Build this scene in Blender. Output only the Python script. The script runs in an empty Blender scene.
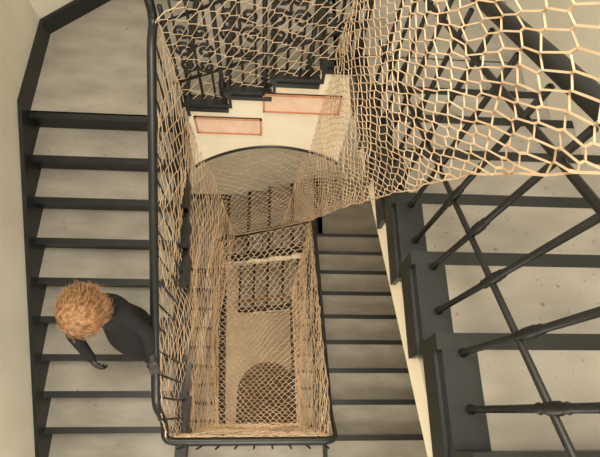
import bpy, math, random
import numpy as np
from mathutils import Vector, Matrix, noise
random.seed(4)
ZC=16.0
def V(x,y,h): return (x,y,ZC-h)
# ---------------- survey of the stairwell (metres; h = depth below the lens)
r=0.173; g=0.30; gR=0.349
a=-0.776; b=0.587; W=1.218
XL=a-W; XR=b+W+0.03
h0=3.241; y0=2.244
hL=h0+10*r
H=25*r
YB=3.62; YF=-1.95
RH=0.95
hG=h0+2*H   # ground floor depth

# ---------------- materials
def newmat(name):
    m=bpy.data.materials.new(name); m.use_nodes=True
    nt=m.node_tree; return m,nt,nt.nodes['Principled BSDF']
def noisy(name,c1,c2,scale=6,rough=0.6,detail=6,bump=0.0,metal=0.0,speck=None,stretch=None):
    m,nt,bs=newmat(name)
    tc=nt.nodes.new('ShaderNodeTexCoord'); no=nt.nodes.new('ShaderNodeTexNoise')
    no.inputs['Scale'].default_value=scale; no.inputs['Detail'].default_value=detail
    src=tc.outputs['Object']
    if stretch:
        mp=nt.nodes.new('ShaderNodeMapping'); mp.inputs['Scale'].default_value=stretch
        nt.links.new(src,mp.inputs['Vector']); src=mp.outputs['Vector']
    nt.links.new(src,no.inputs['Vector'])
    cr=nt.nodes.new('ShaderNodeValToRGB')
    cr.color_ramp.elements[0].position=0.33; cr.color_ramp.elements[1].position=0.68
    cr.color_ramp.elements[0].color=(*c1,1); cr.color_ramp.elements[1].color=(*c2,1)
    nt.links.new(no.outputs['Fac'],cr.inputs['Fac'])
    out=cr.outputs['Color']
    if speck:
        n2=nt.nodes.new('ShaderNodeTexNoise'); n2.inputs['Scale'].default_value=30; n2.inputs['Detail'].default_value=2
        nt.links.new(tc.outputs['Object'],n2.inputs['Vector'])
        c2r=nt.nodes.new('ShaderNodeValToRGB'); c2r.color_ramp.elements[0].position=0.68; c2r.color_ramp.elements[1].position=0.75
        nt.links.new(n2.outputs['Fac'],c2r.inputs['Fac'])
        mx=nt.nodes.new('ShaderNodeMix'); mx.data_type='RGBA'
        nt.links.new(c2r.outputs['Color'],mx.inputs['Factor'])
        nt.links.new(out,mx.inputs['A']); mx.inputs['B'].default_value=(*speck,1)
        out=mx.outputs['Result']
    nt.links.new(out,bs.inputs['Base Color'])
    bs.inputs['Roughness'].default_value=rough; bs.inputs['Metallic'].default_value=metal
    if bump:
        bp=nt.nodes.new('ShaderNodeBump'); bp.inputs['Strength'].default_value=bump; bp.inputs['Distance'].default_value=0.01
        nt.links.new(no.outputs['Fac'],bp.inputs['Height']); nt.links.new(bp.outputs['Normal'],bs.inputs['Normal'])
    return m
M_tread=noisy('worn_grey_tread',(0.235,0.215,0.18),(0.335,0.31,0.265),2.8,0.5,9,0.08,speck=(0.15,0.135,0.11),stretch=(1,2.5,1))
M_black=noisy('black_gloss_paint',(0.007,0.009,0.009),(0.012,0.015,0.015),9,0.4)
M_iron=noisy('black_iron',(0.006,0.007,0.007),(0.012,0.012,0.011),14,0.5)
M_wall=noisy('cream_plaster',(0.60,0.565,0.475),(0.68,0.645,0.55),2.2,0.8,5,0.05)
M_fascia=noisy('cream_stringer_paint',(0.84,0.76,0.59),(0.92,0.84,0.68),3,0.6)
M_red=noisy('red_brown_trim',(0.50,0.20,0.10),(0.60,0.27,0.15),10,0.5)
M_pink=noisy('salmon_stone_panel',(0.78,0.54,0.41),(0.88,0.65,0.51),10,0.5)
M_wood=noisy('brown_handrail',(0.12,0.065,0.03),(0.24,0.14,0.07),12,0.4,stretch=(1,1,8))
M_net=noisy('tan_twine',(0.55,0.385,0.24),(0.78,0.59,0.40),3,0.85)
M_ground=noisy('ground_floor_tile',(0.52,0.43,0.31),(0.62,0.52,0.39),3,0.6)
M_mat=noisy('arched_floor_mat',(0.12,0.09,0.065),(0.18,0.14,0.095),8,0.9)
M_cloth=noisy('black_wool_coat',(0.005,0.006,0.008),(0.011,0.012,0.015),60,0.9,bump=0.3)
M_skin=noisy('skin',(0.50,0.29,0.20),(0.58,0.34,0.25),20,0.5)
M_glove=noisy('dark_leather_glove',(0.02,0.017,0.016),(0.045,0.038,0.035),30,0.45)
M_hair=noisy('auburn_hair',(0.20,0.095,0.04),(0.62,0.36,0.18),14,0.5,stretch=(3,3,1))
M_lip=noisy('lips',(0.45,0.12,0.1),(0.5,0.16,0.13),9,0.4)
M_eye=noisy('eye_white',(0.7,0.7,0.68),(0.8,0.8,0.78),9,0.2)
M_shoe=noisy('dark_leather_shoe',(0.02,0.018,0.016),(0.05,0.045,0.04),9,0.35)

# ---------------- mesh builder
class MB:
    def __init__(s,name,mats): s.n=name; s.m=mats; s.v=[]; s.f=[]; s.mi=[]; s.sm=[]
    def add(s,vs,fs,mi=0,smooth=False):
        o=len(s.v); s.v+=[tuple(v) for v in vs]; s.f+=[tuple(i+o for i in f) for f in fs]
        s.mi+=[mi]*len(fs); s.sm+=[smooth]*len(fs)
    def box(s,x0,x1,y0,y1,z0,z1,mi=0):
        vs=[(x,y,z) for z in (z0,z1) for y in (y0,y1) for x in (x0,x1)]
        s.add(vs,[(0,2,3,1),(4,5,7,6),(0,1,5,4),(2,6,7,3),(0,4,6,2),(1,3,7,5)],mi)
    def prism(s,poly,axis,c0,c1,mi=0):
        n=len(poly)
        if axis=='x': vs=[(c,u,z) for c in (c0,c1) for (u,z) in poly]
        elif axis=='z': vs=[(u,z,c) for c in (c0,c1) for (u,z) in poly]
        else: vs=[(u,c,z) for c in (c0,c1) for (u,z) in poly]
        fs=[tuple(range(n)),tuple(range(2*n-1,n-1,-1))]+[(i,i+n,(i+1)%n+n,(i+1)%n) for i in range(n)]
        s.add(vs,fs,mi)
    def tube(s,pts,rad,seg=8,mi=0,cap=True,flat=1.0):
        P=[Vector(p) for p in pts]; n=len(P)
        rads=rad if isinstance(rad,(list,tuple)) else [rad]*n
        vs=[];up=None
        for i in range(n):
            t=(P[min(i+1,n-1)]-P[max(i-1,0)])
            if t.length<1e-9: t=Vector((0,0,1))
            t.normalize()
            if up is None:
                up=Vector((0,0,1)) if abs(t.z)<0.95 else Vector((0,1,0))
            nrm=up-t*up.dot(t)
            if nrm.length<1e-4: nrm=Vector((1,0,0))-t*t.x
            nrm.normalize(); up=nrm; bi=t.cross(nrm)
            for k in range(seg):
                an=2*math.pi*k/seg
                vs.append(P[i]+nrm*math.sin(an)*rads[i]*flat+bi*math.cos(an)*rads[i])
        fs=[(i*seg+k,i*seg+(k+1)%seg,(i+1)*seg+(k+1)%seg,(i+1)*seg+k) for i in range(n-1) for k in range(seg)]
        if cap: fs+= [tuple(range(seg-1,-1,-1)),tuple((n-1)*seg+k for k in range(seg))]
        s.add(vs,fs,mi,True)
    def ell(s,c,rx,ry,rz,mi=0,M=None,nu=20,nv=12):
        c=Vector(c); vs=[]
        for j in range(1,nv):
            ph=math.pi*j/nv
            for i in range(nu):
                th=2*math.pi*i/nu
                p=Vector((rx*math.sin(ph)*math.cos(th),ry*math.sin(ph)*math.sin(th),rz*math.cos(ph)))
                vs.append(c+(M@p if M else p))
        pt=Vector((0,0,rz)); vs.append(c+(M@pt if M else pt)); vs.append(c-(M@pt if M else pt))
        T=len(vs)-2;B=T+1
        fs=[(j*nu+i,(j+1)*nu+i,(j+1)*nu+(i+1)%nu,j*nu+(i+1)%nu) for j in range(nv-2) for i in range(nu)]
        fs+=[(T,i,(i+1)%nu) for i in range(nu)]+[(B,(nv-2)*nu+(i+1)%nu,(nv-2)*nu+i) for i in range(nu)]
        s.add(vs,fs,mi,True)
    def limb(s,pts,rads,seg=12,mi=0):
        """tapered limb with rounded joints"""
        P=[Vector(p) for p in pts]
        for i in range(len(P)-1): s.tube([P[i],P[i+1]],[rads[i],rads[i+1]],seg,mi)
        for p,q in zip(P,rads): s.ell(p,q,q,q,mi,None,seg,8)
    def loft(s,rings,seg=24,mi=0):
        vs=[]
        for (c,rx,ry) in rings:
            for k in range(seg):
                an=2*math.pi*k/seg; vs.append((c[0]+rx*math.cos(an),c[1]+ry*math.sin(an),c[2]))
        n=len(rings)
        fs=[(i*seg+k,i*seg+(k+1)%seg,(i+1)*seg+(k+1)%seg,(i+1)*seg+k) for i in range(n-1) for k in range(seg)]
        fs+=[tuple(range(seg-1,-1,-1)),tuple((n-1)*seg+k for k in range(seg))]
        s.add(vs,fs,mi,True)
    def make(s,parent=None,voxel=None,smooth=0):
        me=bpy.data.meshes.new(s.n); me.from_pydata(s.v,[],s.f); me.update()
        for m in s.m: me.materials.append(m)
        me.polygons.foreach_set('material_index',s.mi); me.polygons.foreach_set('use_smooth',s.sm)
        import bmesh
        bm=bmesh.new(); bm.from_mesh(me); bmesh.ops.recalc_face_normals(bm,faces=bm.faces); bm.to_mesh(me); bm.free()
        ob=bpy.data.objects.new(s.n,me); bpy.context.collection.objects.link(ob)
        if parent: ob.parent=parent
        if voxel:
            md=ob.modifiers.new('remesh','REMESH'); md.mode='VOXEL'; md.voxel_size=voxel; md.use_smooth_shade=True
            if smooth:
                sm=ob.modifiers.new('smooth','SMOOTH'); sm.factor=0.5; sm.iterations=smooth
        return ob
def fillet(pts,rr=0.1,n=6):
    P=[Vector(p) for p in pts]; out=[P[0]]
    for i in range(1,len(P)-1):
        A,B,C=P[i-1],P[i],P[i+1]
        d1=min(rr,(A-B).length*.45); d2=min(rr,(C-B).length*.45)
        p=B+(A-B).normalized()*d1; q=B+(C-B).normalized()*d2
        for k in range(n+1):
            t=k/n; out.append(p*(1-t)**2+B*2*t*(1-t)+q*t*t)
    out.append(P[-1]); return out

# ---------------- staircase
ST=MB('staircase',[M_tread,M_black,M_fascia,M_red,M_pink])
E=0.004
def step_y(x0,x1,yn,sgn,h,rise,going,well,m=0.10):
    z=ZC-h
    def by(p,q): return (min(p,q),max(p,q))
    xi0,xi1=(x0,x1-m) if well=='R' else (x0+m,x1)
    ya,yb_=by(yn+sgn*0.035,yn+sgn*(going+0.03))
    ST.box(xi0,xi1,ya,yb_,z-0.045,z,0)
    mx0,mx1=(x1-m,x1) if well=='R' else (x0,x0+m)
    ST.box(mx0,mx1,ya,yb_,z-0.045,z+0.001,1)
    ya,yb_=by(yn-sgn*0.02,yn+sgn*0.035)
    ST.box(x0-(0.015 if well=='L' else 0),x1+(0.015 if well=='R' else 0),ya,yb_,z-0.045,z+0.002,1)
    ya,yb_=by(yn+sgn*0.005,yn+sgn*0.03)
    ST.box(x0,x1,ya,yb_,z-rise,z-0.045,1)
def flight_left(k):
    o=k*H
    for i in range(10):
        step_y(XL+E,a+0.05,y0-g*i,1,h0+o+r*i,r,g if i else 0.02,'R')
    yE=y0-9*g
    zt=ZC-(h0+o); zb=ZC-(h0+o+9*r)
    ST.prism([(y0+0.02,zt-0.25),(yE,zb-0.24),(yE,zb-0.40),(y0+0.02,zt-0.42)],'x',XL+E,a+0.03,2)
    for i in range(10):
        z=ZC-(h0+o+r*i); ST.box(a+0.03,a+0.05,y0-g*i+0.005,y0-g*i+g+0.005 if i else y0+0.1,z-0.30,z-0.045,1)
    ST.prism([(y0+0.02,zt+0.15),(yE-0.02,zb+0.13),(yE-0.02,zb-0.3),(y0+0.02,zt-0.25)],'x',XL+E,XL+0.035,1)
def flight_right(k):
    o=k*H
    for j in range(10):
        step_y(b-0.03,XR-E,-0.595+gR*j,-1,hL+o+r*j,r,gR if j else 0.02,'L')
    yA=-0.595; yE=-0.595+9*gR; zt=ZC-(hL+o); zb=ZC-(hL+o+9*r)
    ST.prism([(yA-0.02,zt-0.24),(yE,zb-0.24),(yE,zb-0.40),(yA-0.02,zt-0.40)],'x',b,XR-E,2)
def slab(x0,x1,y0_,y1,h,t=0.2,mi=0):
    x0=max(x0,XL+E); x1=min(x1,XR-E); y0_=max(y0_,YF+E); y1=min(y1,YB-E)
    z=ZC-h
    if x0<XL+0.1 and y1>3.5:
        poly=[(x0,y0_),(x1,y0_),(x1,y1),(XL+0.50+E,y1),(x0,3.12-E)]
        ST.prism(poly,'z',z-t*.25,z,mi); ST.prism(poly,'z',z-t,z-t*.25,2)
    else:
        ST.box(x0,x1,y0_,y1,z-t*0.25,z,mi); ST.box(x0,x1,y0_,y1,z-t,z-t*0.25,2)
def nosing_strip(x0,x1,y0_,y1,h):
    z=ZC-h; ST.box(x0,x1,y0_,y1,z-0.05,z+0.002,1)
def top_flight(xs,hlow,yf,yE):
    n=len(xs)
    for i,x in enumerate(xs):
        h=hlow-r*(i+1); z=ZC-h; x1=xs[i+1] if i<n-1 else x+0.08
        ST.box(x+0.035,x1+0.03,yf+0.09,yE,z-0.045,z,0)
        ST.box(x+0.035,x1+0.03,yf,yf+0.09,z-0.045,z+0.001,1)
        ST.box(x-0.02,x+0.035,yf-0.015,yE,z-0.045,z+0.002,1)
        ST.box(x+0.005,x+0.03,yf,yE,z-r,z-0.045,1)
        ST.box(x+0.0,x1,yf-0.012,yf+0.03,z-0.09,z-0.045,1)
YE=YB-E
for k in (0,1):
    flight_left(k)
    o=k*H
    slab(XL,a,YF,y0-9*g+0.02,hL+o)
    slab(a,b,YF,-0.27,hL+o); nosing_strip(a,b,-0.31,-0.255,hL+o)
    ST.box(a,b,-0.275,-0.25,ZC-hL-o-0.22,ZC-hL-o-0.05,1)
    slab(b,XR,YF,-0.60,hL+o)
    flight_right(k)
    hn=h0+20*r+o
    slab(b-0.03,XR,-0.595+9*gR+0.01,YB,hn)
    if k==0: slab(XL,a+0.06,y0+0.035,YB,h0+o+H)
    nosing_strip(b-0.03,b+0.05,-0.595+9*gR,YB-1.2,hn)
    xs=[-0.72,-0.35,0.0,0.38,0.75]
    top_flight(xs,h0+o+H,2.40,YE)
    ST.prism([(-0.76,ZC-(h0+o+H)-0.02),(-0.72,ZC-(h0+o+H)-0.02),(0.7,ZC-hn-0.12-r),(0.8,ZC-hn-0.12-r),(0.8,ZC-hn-0.5),(-0.2,ZC-(h0+o+H)-0.02)],'y',2.41,YE,2)
slab(XL,-0.70,y0+0.035,YB,h0)
hNE=h0-4*r
xs=[-0.70,-0.35,0.0,0.36]
top_flight(xs,h0,2.30,YE)
arch=[]
for i in range(29):
    t=i/28; x=-0.75+t*1.42
    arch.append((x,ZC-(4.10-0.34*math.sin(math.pi*t)**0.8-0.16*t)))
top=[]
for i,x in enumerate(xs):
    h=h0-r*(i+1); x1=xs[i+1] if i<3 else 0.67
    top+=[(x,ZC-h-0.05),(x1,ZC-h-0.05)]
poly=[(-0.75,ZC-h0-0.05),(-0.701,ZC-h0-0.05)]+top+arch[::-1]
ST.prism(poly,'y',2.31,2.50,2)
ST.tube([(x,2.305,z) for x,z in arch],0.016,6,1)
for (x0,x1,hc) in ((-0.65,-0.08,3.36),(-0.07,0.56,3.02)):
    z=ZC-hc; y=2.302; q=0.115
    ST.box(x0+.01,x1-.01,y-0.004,y+0.02,z-q,z+q,4)
    for (p,q_,s_,t_) in ((x0,x1,z+q-.016,z+q),(x0,x1,z-q,z-q+.016),(x0,x0+0.016,z-q,z+q),(x1-0.016,x1,z-q,z+q)):
        ST.box(p,q_,y-0.012,y+0.02,s_,t_,3)
xu=b-0.005
slab(0.44,XR,2.39,YB,hNE); slab(xu+0.1,XR,1.98,2.40,hNE)
ST.box(0.44,xu+0.1,2.30,2.40,ZC-hNE-0.045,ZC-hNE+0.001,1)
ST.box(0.44,xu+0.02,2.288,2.33,ZC-hNE-0.09,ZC-hNE-0.045,1)
ST.box(xu,xu+0.105,1.98,2.32,ZC-hNE-0.2,ZC-hNE+0.001,1)
N_UP=9
for n in range(1,N_UP+1):
    yn=1.97-gR*(n-1)
    step_y(xu,XR-E,yn,-1,hNE-n*r,r,gR,'L',0.12)
    z=ZC-(hNE-n*r)
    ST.box(xu-0.012,xu+0.10,yn-gR-0.03,yn+0.015,z-0.16,z-0.045,1)
zt=ZC-hNE; yA=1.97; yE=1.97-gR*8.9
zb=ZC-(hNE-9*r)
ST.prism([(yA+0.02,zt-0.04),(yE,zb-0.22),(yE,zb-0.36),(yA+0.02,zt-0.20)],'x',xu+0.01,XR-E,2)
slab(XL,XR,YF,yE-0.05,hNE-10*r)
ST.make()

# ---------------- walls & floor
def wall_obj(name,f,mat=M_wall):
    m=MB(name,[mat,M_black]); f(m); return m.make()
zT=ZC+3.0; zB=ZC-hG
wall_obj('wall_left',lambda m:m.box(XL-0.2,XL,YF-0.2,3.12,zB,zT))
def f_ch(m):
    p=[(XL,3.12),(XL+0.50,YB),(XL+0.50,YB+0.2),(XL-0.2,YB+0.2),(XL-0.2,3.12)]
    vs=[(x,y,z) for z in (zB,zT) for x,y in p]; n=5
    m.add(vs,[tuple(range(n)),tuple(range(2*n-1,n-1,-1))]+[(i,(i+1)%n,(i+1)%n+n,i+n) for i in range(n)])
wall_obj('wall_corner',f_ch)
wall_obj('wall_back',lambda m:m.box(XL+0.5,XR+0.2,YB,YB+0.2,zB,zT))
wall_obj('wall_right',lambda m:m.box(XR,XR+0.2,YF-0.2,YB,zB,zT))
wall_obj('wall_front',lambda m:m.box(XL,XR,YF-0.2,YF,zB,zT))
wall_obj('floor',lambda m: m.box(XL-0.2,XR+0.2,YF-0.2,YB+0.2,zB-0.2,zB),M_ground)
def f_bb(m):
    for k in (0,1):
        z=ZC-h0-k*H
        m.box(XL,XL+0.03,y0+0.02,3.12,z,z+0.15)
        vs=[];q=0.03
        for zz in (z,z+0.15):
            vs+=[(XL,3.12,zz),(XL+0.5,YB,zz),(XL+0.5+q*.7,YB-q*.7-0.02,zz),(XL+q,3.12-0.01,zz)]
        m.add(vs,[(0,1,2,3),(7,6,5,4),(0,4,5,1),(1,5,6,2),(2,6,7,3),(3,7,4,0)])
        m.box(XL+0.5,-0.7,YB-0.03,YB,z,z+0.15)
wall_obj('baseboard_left',f_bb,M_black)
mt=MB('arched_floor_mat',[M_mat])
cx,cy,R0=0.07,0.42,0.74
poly=[(cx+R0*math.cos(math.pi*i/30),cy+R0*math.sin(math.pi*i/30)) for i in range(31)]+[(cx-R0,-1.0),(cx+R0,-1.0)]
mt.prism(poly,'z',zB,zB+0.02)
mt.make()

# ---------------- railings
def hl_left(y,k=0): return h0+k*H+r*(y0-y)/g
def hl_right(y,k=0): return hL+k*H+r*(y+0.595)/gR
def hl_up(y): return hNE-r*(1+(1.97-y)/gR)
def baluster(m,x,y,zb,zt,rad=0.009,knob=True,seg=6):
    L=zt-zb
    if knob: prof=[(0,1.6),(0.02,1.0),(0.45,1.0),(0.48,1.7),(0.51,1.0),(1,1.0)]
    else: prof=[(0,1),(1,1)]
    m.tube([(x,y,zb+t*L) for t,_ in prof],[rad*s for _,s in prof],seg,0)
def rail_storey(k,name,hmat):
    m=MB(name,[M_iron,hmat])
    o=k*H
    if k==0: path=[V(a,2.38,h0-RH-0.35),V(a,2.37,h0-RH),V(a,2.2,h0-RH+0.02)]
    else: path=[V(a,2.45,h0+o-RH+0.0),V(a,2.2,h0+o-RH+0.04)]
    path+=[V(a,0.05,hl_left(0.05,k)-RH),V(a,-0.08,hL+o-RH-0.07),V(a,-0.215,hL+o-RH),V(b,-0.215,hL+o-RH+0.02),V(b,-0.02,hl_right(0.05,k)-RH),
           V(b,2.25,hl_right(2.25,k)-RH),V(b,2.45,h0+20*r+o-RH),V(a,2.45,h0+o+H-RH)]
    m.tube(fillet(path,0.085),0.031,10,1,flat=0.8)
    p2=[V(a,2.25,h0+o-0.14),V(a,-0.2,hL+o-0.35),V(b,-0.2,hL+o-0.3),V(b,2.4,hl_right(2.4,k)-0.2)]
    m.tube(p2,0.010,6,0)
    y=2.2
    while y>-0.15:
        i=min(9,max(0,math.floor((y0-y)/g)+1)) ; zb=ZC-(h0+o+r*i)
        baluster(m,a+0.02,y,zb,ZC-(hl_left(y,k)-RH)-0.02,0.008,k==0); y-=0.15
    x=a+0.1
    while x<b:
        baluster(m,x,-0.27,ZC-hL-o,ZC-(hL+o-RH),0.008,k==0); x+=0.15
    y=-0.1
    while y<2.45:
        j=math.ceil((y+0.595)/gR); zb=ZC-(hL+o+r*j)
        baluster(m,b+0.0,y,zb,ZC-(hl_right(y,k)-RH)-0.02,0.008,k==0); y+=0.15
    x=b-0.08
    while x>a:
        t=(x-a)/(b-a); zf=ZC-(h0+o+H-5*r*t)
        baluster(m,x,2.45,max(zf-0.1,zB),zf+RH-0.03,0.008,False); x-=0.15
    return m.make()
rail_storey(0,'stair_railing',M_black)
rail_storey(1,'stair_railing',M_wood)
m=MB('ornate_stair_railing',[M_iron,M_black])
xb=b+0.065
path=[V(a,2.37,h0-RH-0.25),V(a+0.03,2.36,h0-RH-0.42),V(b-0.1,2.36,hNE-RH-0.02),V(xb,2.36,hNE-RH-0.05),V(xb,2.1,hl_up(2.0)-RH),V(xb,-1.15,hl_up(-1.15)-RH)]
m.tube(fillet(path,0.09),0.034,12,1,flat=0.75)
for off,rad in ((0.33,0.010),(0.81,0.011)):
    m.tube([V(xb,2.1,hl_up(2.1)-off),V(xb,-1.15,hl_up(-1.15)-off)],rad,8,0)
y=1.93
while y>-1.1:
    n=max(0,math.floor((1.97-y)/gR)+1); zb=ZC-(hNE-n*r); zt_=ZC-(hl_up(y)-RH)-0.02
    L=zt_-zb
    prof=[(0,1.5),(0.015,1.5),(0.025,1.0),(0.37,1.0),(0.38,1.45),(0.39,1.1),(0.41,1.55),(0.46,1.55),(0.475,1.1),(0.485,1.4),(0.50,1.0),(1,0.95)]
    m.tube([(xb,y,zb+t*L) for t,_ in prof],[0.0105*s for _,s in prof],8,0)
    y-=0.175
def topz(x): return ZC-(h0-r*(x+0.70+0.35)/0.353)
yr=2.36
m.tube([(a+0.02,yr,topz(a)+0.20),(b,yr,topz(b)+0.20)],0.014,8,0)
m.tube([(a+0.02,yr,topz(a)+0.78),(b,yr,topz(b)+0.78)],0.011,8,0)
def spiral(cx,cz,R,turns,a0,sg,n=26):
    pts=[]
    for i in range(n+1):
        t=i/n; an=a0+sg*turns*2*math.pi*t; rr=R*(1-0.82*t)
        pts.append((cx+rr*math.cos(an),yr,cz+rr*math.sin(an)))
    return pts
px=[a+0.06+0.33*i for i in range(5)]
for i,x in enumerate(px):
    zf=topz(x)
    m.tube([(x,yr,zf-0.10),(x,yr,zf+0.04),(x,yr,zf+0.08),(x,yr,zf+RH-0.05)],[0.03,0.03,0.017,0.017],10,0)
    if i<4:
        xm=x+0.165; zf=topz(xm)
        for xx in (xm-0.1,xm+0.1): m.tube([(xx,yr,zf-.06),(xx,yr,zf+RH-.05)],.0085,8,0)
        m.tube([(xm,yr,zf-.06),(xm,yr,zf+RH-.05)],.011,8,0)
        for zc,s,R in ((0.30,1,.062),(0.45,-1,.075),(0.62,1,.062)):
            m.tube(spiral(xm+R,zf+zc,R,1.5,math.pi,s),0.0125,6,0)
            m.tube(spiral(xm-R,zf+zc,R,1.5,0,-s),0.0125,6,0)
m.make()

# ---------------- safety net
NV=[];NF=[]
def strand(p,q,rad):
    d=(q-p)
    if d.length<1e-5: return
    t=d.normalized(); u=t.cross(Vector((0.3,0.5,0.81)))
    if u.length<1e-3: u=t.cross(Vector((1,0,0)))
    u.normalize(); w=t.cross(u); o=len(NV)
    for c in (p,q):
        for k in range(3):
            an=2.0944*k; NV.append(c+u*math.cos(an)*rad+w*math.sin(an)*rad)
    NF.extend([(o,o+1,o+4,o+3),(o+1,o+2,o+5,o+4),(o+2,o,o+3,o+5)])
def polyf(pts):
    P=[Vector(p) for p in pts]; L=[0]
    for i in range(1,len(P)): L.append(L[-1]+(P[i]-P[i-1]).length)
    T=L[-1]
    def f(t):
        s=max(0,min(1,t))*T
        for i in range(1,len(P)):
            if s<=L[i] or i==len(P)-1:
                k=(s-L[i-1])/(L[i]-L[i-1]); return P[i-1].lerp(P[i],k)
    return f
def net(top,bot,lef,rig,ns,nt,rad=0.0035,wob=0.015,sag=0.0,seed=0.0,ps=1.0,pt=1.0,jit=0.011):
    T,B,L,R=polyf(top),polyf(bot),polyf(lef),polyf(rig)
    c00,c10,c01,c11=T(0),T(1),B(0),B(1)
    cache={}
    def P(s,t):
        key=(round(s*4000),round(t*4000))
        if key in cache: return cache[key]
        s=s**ps; t=t**pt
        p=T(s)*(1-t)+B(s)*t+L(t)*(1-s)+R(t)*s-(c00*(1-s)*(1-t)+c10*s*(1-t)+c01*(1-s)*t+c11*s*t)
        edge=min(1,8*min(s,1-s),8*min(t,1-t))
        nv=noise.noise_vector(p*1.6+Vector((seed,0,0)))*wob*3*edge+noise.noise_vector(p*9+Vector((seed,3,0)))*jit*1.8
        nv+=Vector((random.uniform(-1,1),random.uniform(-1,1),random.uniform(-1,1)))*jit*0.4
        p=p+nv+Vector((0,0,-sag*math.sin(math.pi*s)*math.sin(math.pi*t)))
        cache[key]=p; return p
    def Q(ii,jj,d): return P(min(1,max(0,ii/ns)),min(1,max(0,(jj+d)/nt)))
    for j in range(nt):
        for i in range(ns+1):
            if (i+j)%2: continue
            p0=Q(i,j,-0.14); p1=Q(i,j,0.14)
            strand(p0,p1,rad*1.5)
            for di in (-1,1):
                if 0<=i+di<=ns and j+1<=nt:
                    strand(p1,Q(i+di,j+1,-0.14),rad)
    for fn in (lambda q:P(q,0),lambda q:P(q,1),lambda q:P(0,q),lambda q:P(1,q)):
        pr=fn(0)
        for k in range(1,61):
            c=fn(k/60); strand(pr,c,rad*1.3); pr=c
border=[V(.56,.17,.12),V(.565,.38,.65),V(.565,.63,1.1),V(.565,.85,1.66),V(.565,1.40,3.0),V(.56,2.43,5.72)]
seam=[V(.55,2.31,1.2),V(.18,2.42,5.95)]
net([V(.56,.17,.12),V(.55,2.31,1.2)],[V(.56,2.43,5.72),V(.18,2.42,5.95)],border,seam,34,104,0.0027,0.012,ps=1.2,pt=1.12,jit=.008)
net([V(.55,2.31,1.2),V(a+0.03,2.33,2.25)],[V(.18,2.42,5.95),V(-.50,2.43,6.35)],seam,[V(a+0.03,2.33,2.25),V(-.50,2.43,6.35)],20,70,0.0030,0.012,jit=.009)
net([V(a+0.02,2.33,2.27),V(a+0.02,0.0,3.66),V(a+0.02,-.19,4.0)],[V(-.50,2.40,6.35),V(a+.04,1.2,7.0),V(a+.03,-.19,8.1)],
    [V(a+0.02,2.33,2.27),V(-.50,2.40,6.35)],[V(a+0.02,-.19,4.0),V(a+.03,-.19,8.1)],46,56,0.0036,0.018,seed=5,jit=.009)
net([V(a+0.02,-.19,4.05),V(b-0.02,-.19,4.05)],[V(a+.03,-.19,8.1),V(b-.03,-.19,8.1)],[V(a+0.02,-.19,4.05),V(a+.03,-.19,8.1)],[V(b-.02,-.19,4.05),V(b-.03,-.19,8.1)],26,60,0.0036,0.02,seed=9)
net([V(b-.03,-.19,4.05),V(b-.03,2.40,5.6)],[V(b-.05,-.19,8.1),V(b-.05,2.4,9.6)],[V(b-.03,-.19,4.05),V(b-.05,-.19,8.1)],[V(b-.03,2.4,5.6),V(b-.05,2.4,9.6)],46,58,0.0036,0.02,seed=12)
NWp,NEp,SEp,SWp=V(a+.03,2.42,6.62),V(b-.03,2.42,5.78),V(b-.03,-.18,8.15),V(a+.03,-.18,8.15)
net([NWp,NEp],[SWp,SEp],[NWp,SWp],[NEp,SEp],26,58,0.0055,0.02,sag=0.35,seed=20)
me=bpy.data.meshes.new('safety_net'); me.from_pydata([tuple(v) for v in NV],[],NF); me.update(); me.materials.append(M_net)
ob=bpy.data.objects.new('safety_net',me); bpy.context.collection.objects.link(ob)

# ---------------- woman walking down the left flight
woman=bpy.data.objects.new('woman',None); bpy.context.collection.objects.link(woman)
t6=h0+6*r; t7=h0+7*r
cx=-1.03
ux=-1.12; dy=.06
body=MB('coat_and_legs',[M_cloth])
body.loft([(V(cx,.57,3.76),.195,.165),(V(cx,.58,3.62),.19,.155),(V(cx,.615,3.46),.175,.135),(V(cx-.015,.635,3.33),.142,.11),(V(cx-.025,.635,3.25),.138,.108),
           (V(cx-.05,.58+dy,3.11),.16,.115),(V(ux+.01,.56+dy,3.04),.178,.11),(V(ux,.535+dy,3.0),.145,.09),(V(ux,.52+dy,2.97),.075,.065),(V(ux,.50+dy,2.92),.058,.056)])
shL=V(ux+.175,.55+dy,3.03); elL=V(cx+.215,.51,3.255); wrL=V(-.80,.355,3.375)
shR=V(ux-.165,.545+dy,3.03); elR=V(ux-.20,.49,3.29); wrR=V(ux-.12,.36,3.45)
body.limb([shL,elL,wrL],[.060,.048,.036]); body.limb([shR,elR,wrR],[.060,.048,.036])
body.limb([V(cx-.09,.60,3.5),V(cx-.085,.585,3.86),V(cx-.085,.68,t6-.09)],[.088,.062,.042])
body.limb([V(cx+.09,.58,3.5),V(cx+.075,.44,3.87),V(cx+.065,.385,t7-.09)],[.088,.062,.042])
body.make(woman,0.013,4)
for nm,fx,fy,ft in (('shoe_right',cx-.085,.70,t6),('shoe_left',cx+.065,.41,t7)):
    s=MB(nm,[M_shoe]); z=ZC-ft
    s.loft([((fx,fy-.10,z+.004),.043,.13),((fx,fy-.10,z+.02),.045,.132),((fx,fy-.085,z+.05),.04,.105),((fx,fy-.02,z+.085),.036,.055),((fx,fy-.01,z+.12),.038,.045)],20)
    s.make(woman,0.006,2)
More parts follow.
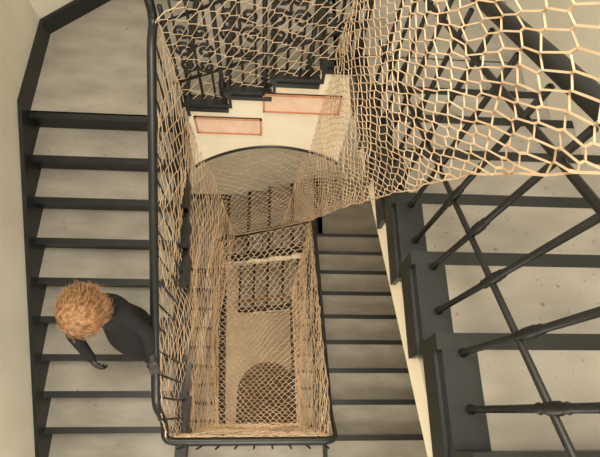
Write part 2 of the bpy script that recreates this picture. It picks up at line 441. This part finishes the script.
def hand(name,wr,dirv,upv,side,curl,thumb):
    s=MB(name,[M_glove]); w_=Vector(wr); D=Vector(dirv).normalized(); Uv=Vector(upv).normalized(); Sd=Vector(side).normalized()
    s.limb([w_-D*.02,w_+D*.015],[.025,.024],10)
    for k in range(4):
        o=Sd*(.027-.018*k)
        s.limb([w_+D*.015+o*.6,w_+D*.075+o],[.015,.012],8)
        L=[.036,.041,.038,.029][k]; p=w_+D*.075+o; ang=0
        pts=[p]
        for seg_,fac in enumerate((1.0,.65,.5)):
            ang+=curl
            dd=(D*math.cos(ang)-Uv*math.sin(ang)).normalized()
            p=p+dd*L*fac; pts.append(p)
        s.limb(pts,[.0092,.0082,.0075,.0065],8)
    tp=w_+D*.025+Sd*.022
    T1=tp+(Sd*.8+D*.7-Uv*thumb).normalized()*.036; T2=T1+(Sd*.2+D*.8-Uv*thumb*1.6).normalized()*.03
    s.limb([tp,T1,T2],[.013,.010,.008],8)
    s.make(woman,0.0035,2)
hand('hand_left',V(-.785,.345,3.345),(0.2,-1,-.48),(0,-.42,1),(-1,-.2,0),0.45,0.6)
hand('hand_right',V(ux-.115,.35,3.465),(0.15,-.5,-.8),(-.5,-.6,.3),(.8,-.4,.2),0.5,0.2)
hc=Vector(V(ux,.485+dy,2.825)); tilt=Matrix.Rotation(math.radians(40),3,'X')
hd=MB('head',[M_skin])
def HP(x,y,z): return hc+tilt@Vector((x,y,z))
hd.ell(HP(0,.01,.025),.076,.094,.088,0,tilt); hd.ell(HP(0,-.03,-.045),.056,.060,.062,0,tilt)
hd.ell(HP(0,-.062,-.085),.026,.022,.02,0,tilt)
hd.limb([HP(0,.015,-.05),V(ux,.515+dy,2.94)],[.052,.056],14)
hd.limb([HP(0,-.088,.012),HP(0,-.108,-.028)],[.008,.014],8)
for s_ in (-1,1):
    hd.ell(HP(.014*s_,-.098,-.03),.009,.01,.008); hd.ell(HP(.079*s_,.008,-.008),.010,.018,.031,0,tilt)
    hd.ell(HP(.035*s_,-.068,-.02),.026,.02,.024,0,tilt); hd.limb([HP(.014*s_,-.086,.03),HP(.05*s_,-.072,.03)],[.009,.008],8)
hd.make(woman,0.005,3)
fx=MB('face_features',[M_eye,M_lip,M_hair])
for s_ in (-1,1):
    fx.ell(HP(.031*s_,-.080,.010),.012,.010,.008,0); fx.ell(HP(.031*s_,-.089,.010),.0055,.004,.0055,2)
    fx.tube([HP(.016*s_,-.092,.036),HP(.032*s_,-.092,.041),HP(.052*s_,-.080,.034)],.0035,6,2)
fx.ell(HP(0,-.091,-.054),.021,.008,.0045,1); fx.ell(HP(0,-.089,-.063),.018,.008,.0055,1)
fx.make(woman)
hr=MB('hair',[M_hair])
hr.ell(HP(0,.022,.036),.084,.096,.086,0,tilt)
for q in range(2200):
    th=random.uniform(0,2*math.pi)
    dirx,diry=math.cos(th),math.sin(th)
    face=max(0,-diry-0.55)/0.45
    if face>0 and random.random()<face*0.4: continue
    Lx=random.uniform(.5,1.2)
    drop=(0.17 if face<=0 else 0.05)*random.uniform(.5,1.15)
    st=random.uniform(0,.35)
    pts=[];rd=[]
    n=9; ph=random.uniform(0,6.28); fr=random.uniform(3,7); am=random.uniform(.003,.013)
    fly=random.random()**2.5*0.085
    for i in range(n+1):
        t=st+(1-st)*i/n
        an=min(1,t*1.5)*math.pi*0.5
        rad_=(.080+.026*Lx)*math.sin(an)+ ((0.03*Lx+fly)*max(0,t-.4))
        z=.116*math.cos(an)*(.92+.14*Lx)-max(0,t-.5)*2*drop*0.7+fly*t*.45
        tw=math.sin(fr*t*2+ph)*am*(t+.15)*1.6; tw2=math.cos(fr*t*2+ph)*am*(t+.15)
        x_=dirx*(rad_+tw2)-diry*tw; y_=diry*(rad_*1.08+tw2)+dirx*tw+.012
        pts.append(HP(x_,y_,z+tw2)); rd.append(.0024*(1-.75*(i/n)**2))
    hr.tube(pts,rd,4,0,cap=False)
hr.make(woman)

# ---------------- camera
f=454.9; t=.384; w=.069; p=.024
d=np.array([w,math.sin(t),-math.cos(t)]); d/=np.linalg.norm(d)
X=np.array([1.,0,0]); X=X-X.dot(d)*d; X/=np.linalg.norm(X); U=np.cross(X,d)
X2=X*math.cos(p)+U*math.sin(p); U2=-X*math.sin(p)+U*math.cos(p)
cam=bpy.data.cameras.new('camera'); co=bpy.data.objects.new('camera',cam); bpy.context.collection.objects.link(co)
M=Matrix(((X2[0],U2[0],-d[0],0),(X2[1],U2[1],-d[1],0),(X2[2],U2[2],-d[2],ZC),(0,0,0,1)))
co.matrix_world=M; cam.sensor_width=36; cam.lens=f/600*36; cam.clip_start=0.02
bpy.context.scene.camera=co

# ---------------- light
wd=bpy.data.worlds.new('World'); bpy.context.scene.world=wd; wd.use_nodes=True
wd.node_tree.nodes['Background'].inputs[0].default_value=(1.0,0.93,0.82,1); wd.node_tree.nodes['Background'].inputs[1].default_value=0.8
def area(name,loc,rot,sx,sy,e,col=(1,0.92,0.78)):
    l=bpy.data.lights.new(name,'AREA'); l.shape='RECTANGLE'; l.size=sx; l.size_y=sy; l.energy=e; l.color=col
    o=bpy.data.objects.new(name,l); o.location=loc; o.rotation_euler=rot; bpy.context.collection.objects.link(o)
area('added_top_fill',(-0.5,0.6,zT-0.1),(0,0,0),1.6,2.4,270)  # added fill light above the open shaft, no skylight is modelled
for k in range(2):
    area('added_front_fill',(0.0,YF+0.06,ZC-hL-k*H+1.9),(math.radians(80),0,0),1.6,1.6,(95,65)[k])  # added fill at the front wall of each landing, no window behind it
def pl(loc,e,col=(1,.88,.72)):
    l=bpy.data.lights.new('hidden_fill_point','POINT'); l.energy=e; l.color=col; l.shadow_soft_size=0.12  # unseen point fill, added to brighten the lower storeys, no fitting there
    o=bpy.data.objects.new('hidden_fill_point',l); o.location=loc; bpy.context.collection.objects.link(o)
pl(V(1.5,3.0,4.1),14); pl(V(-1.4,0.8,5.4),24); pl(V(1.4,2.9,8.2),20); pl(V(-1.4,1.0,9.8),40); pl(V(1.35,.8,8.6),32)
bpy.context.scene.view_settings.view_transform='Standard'
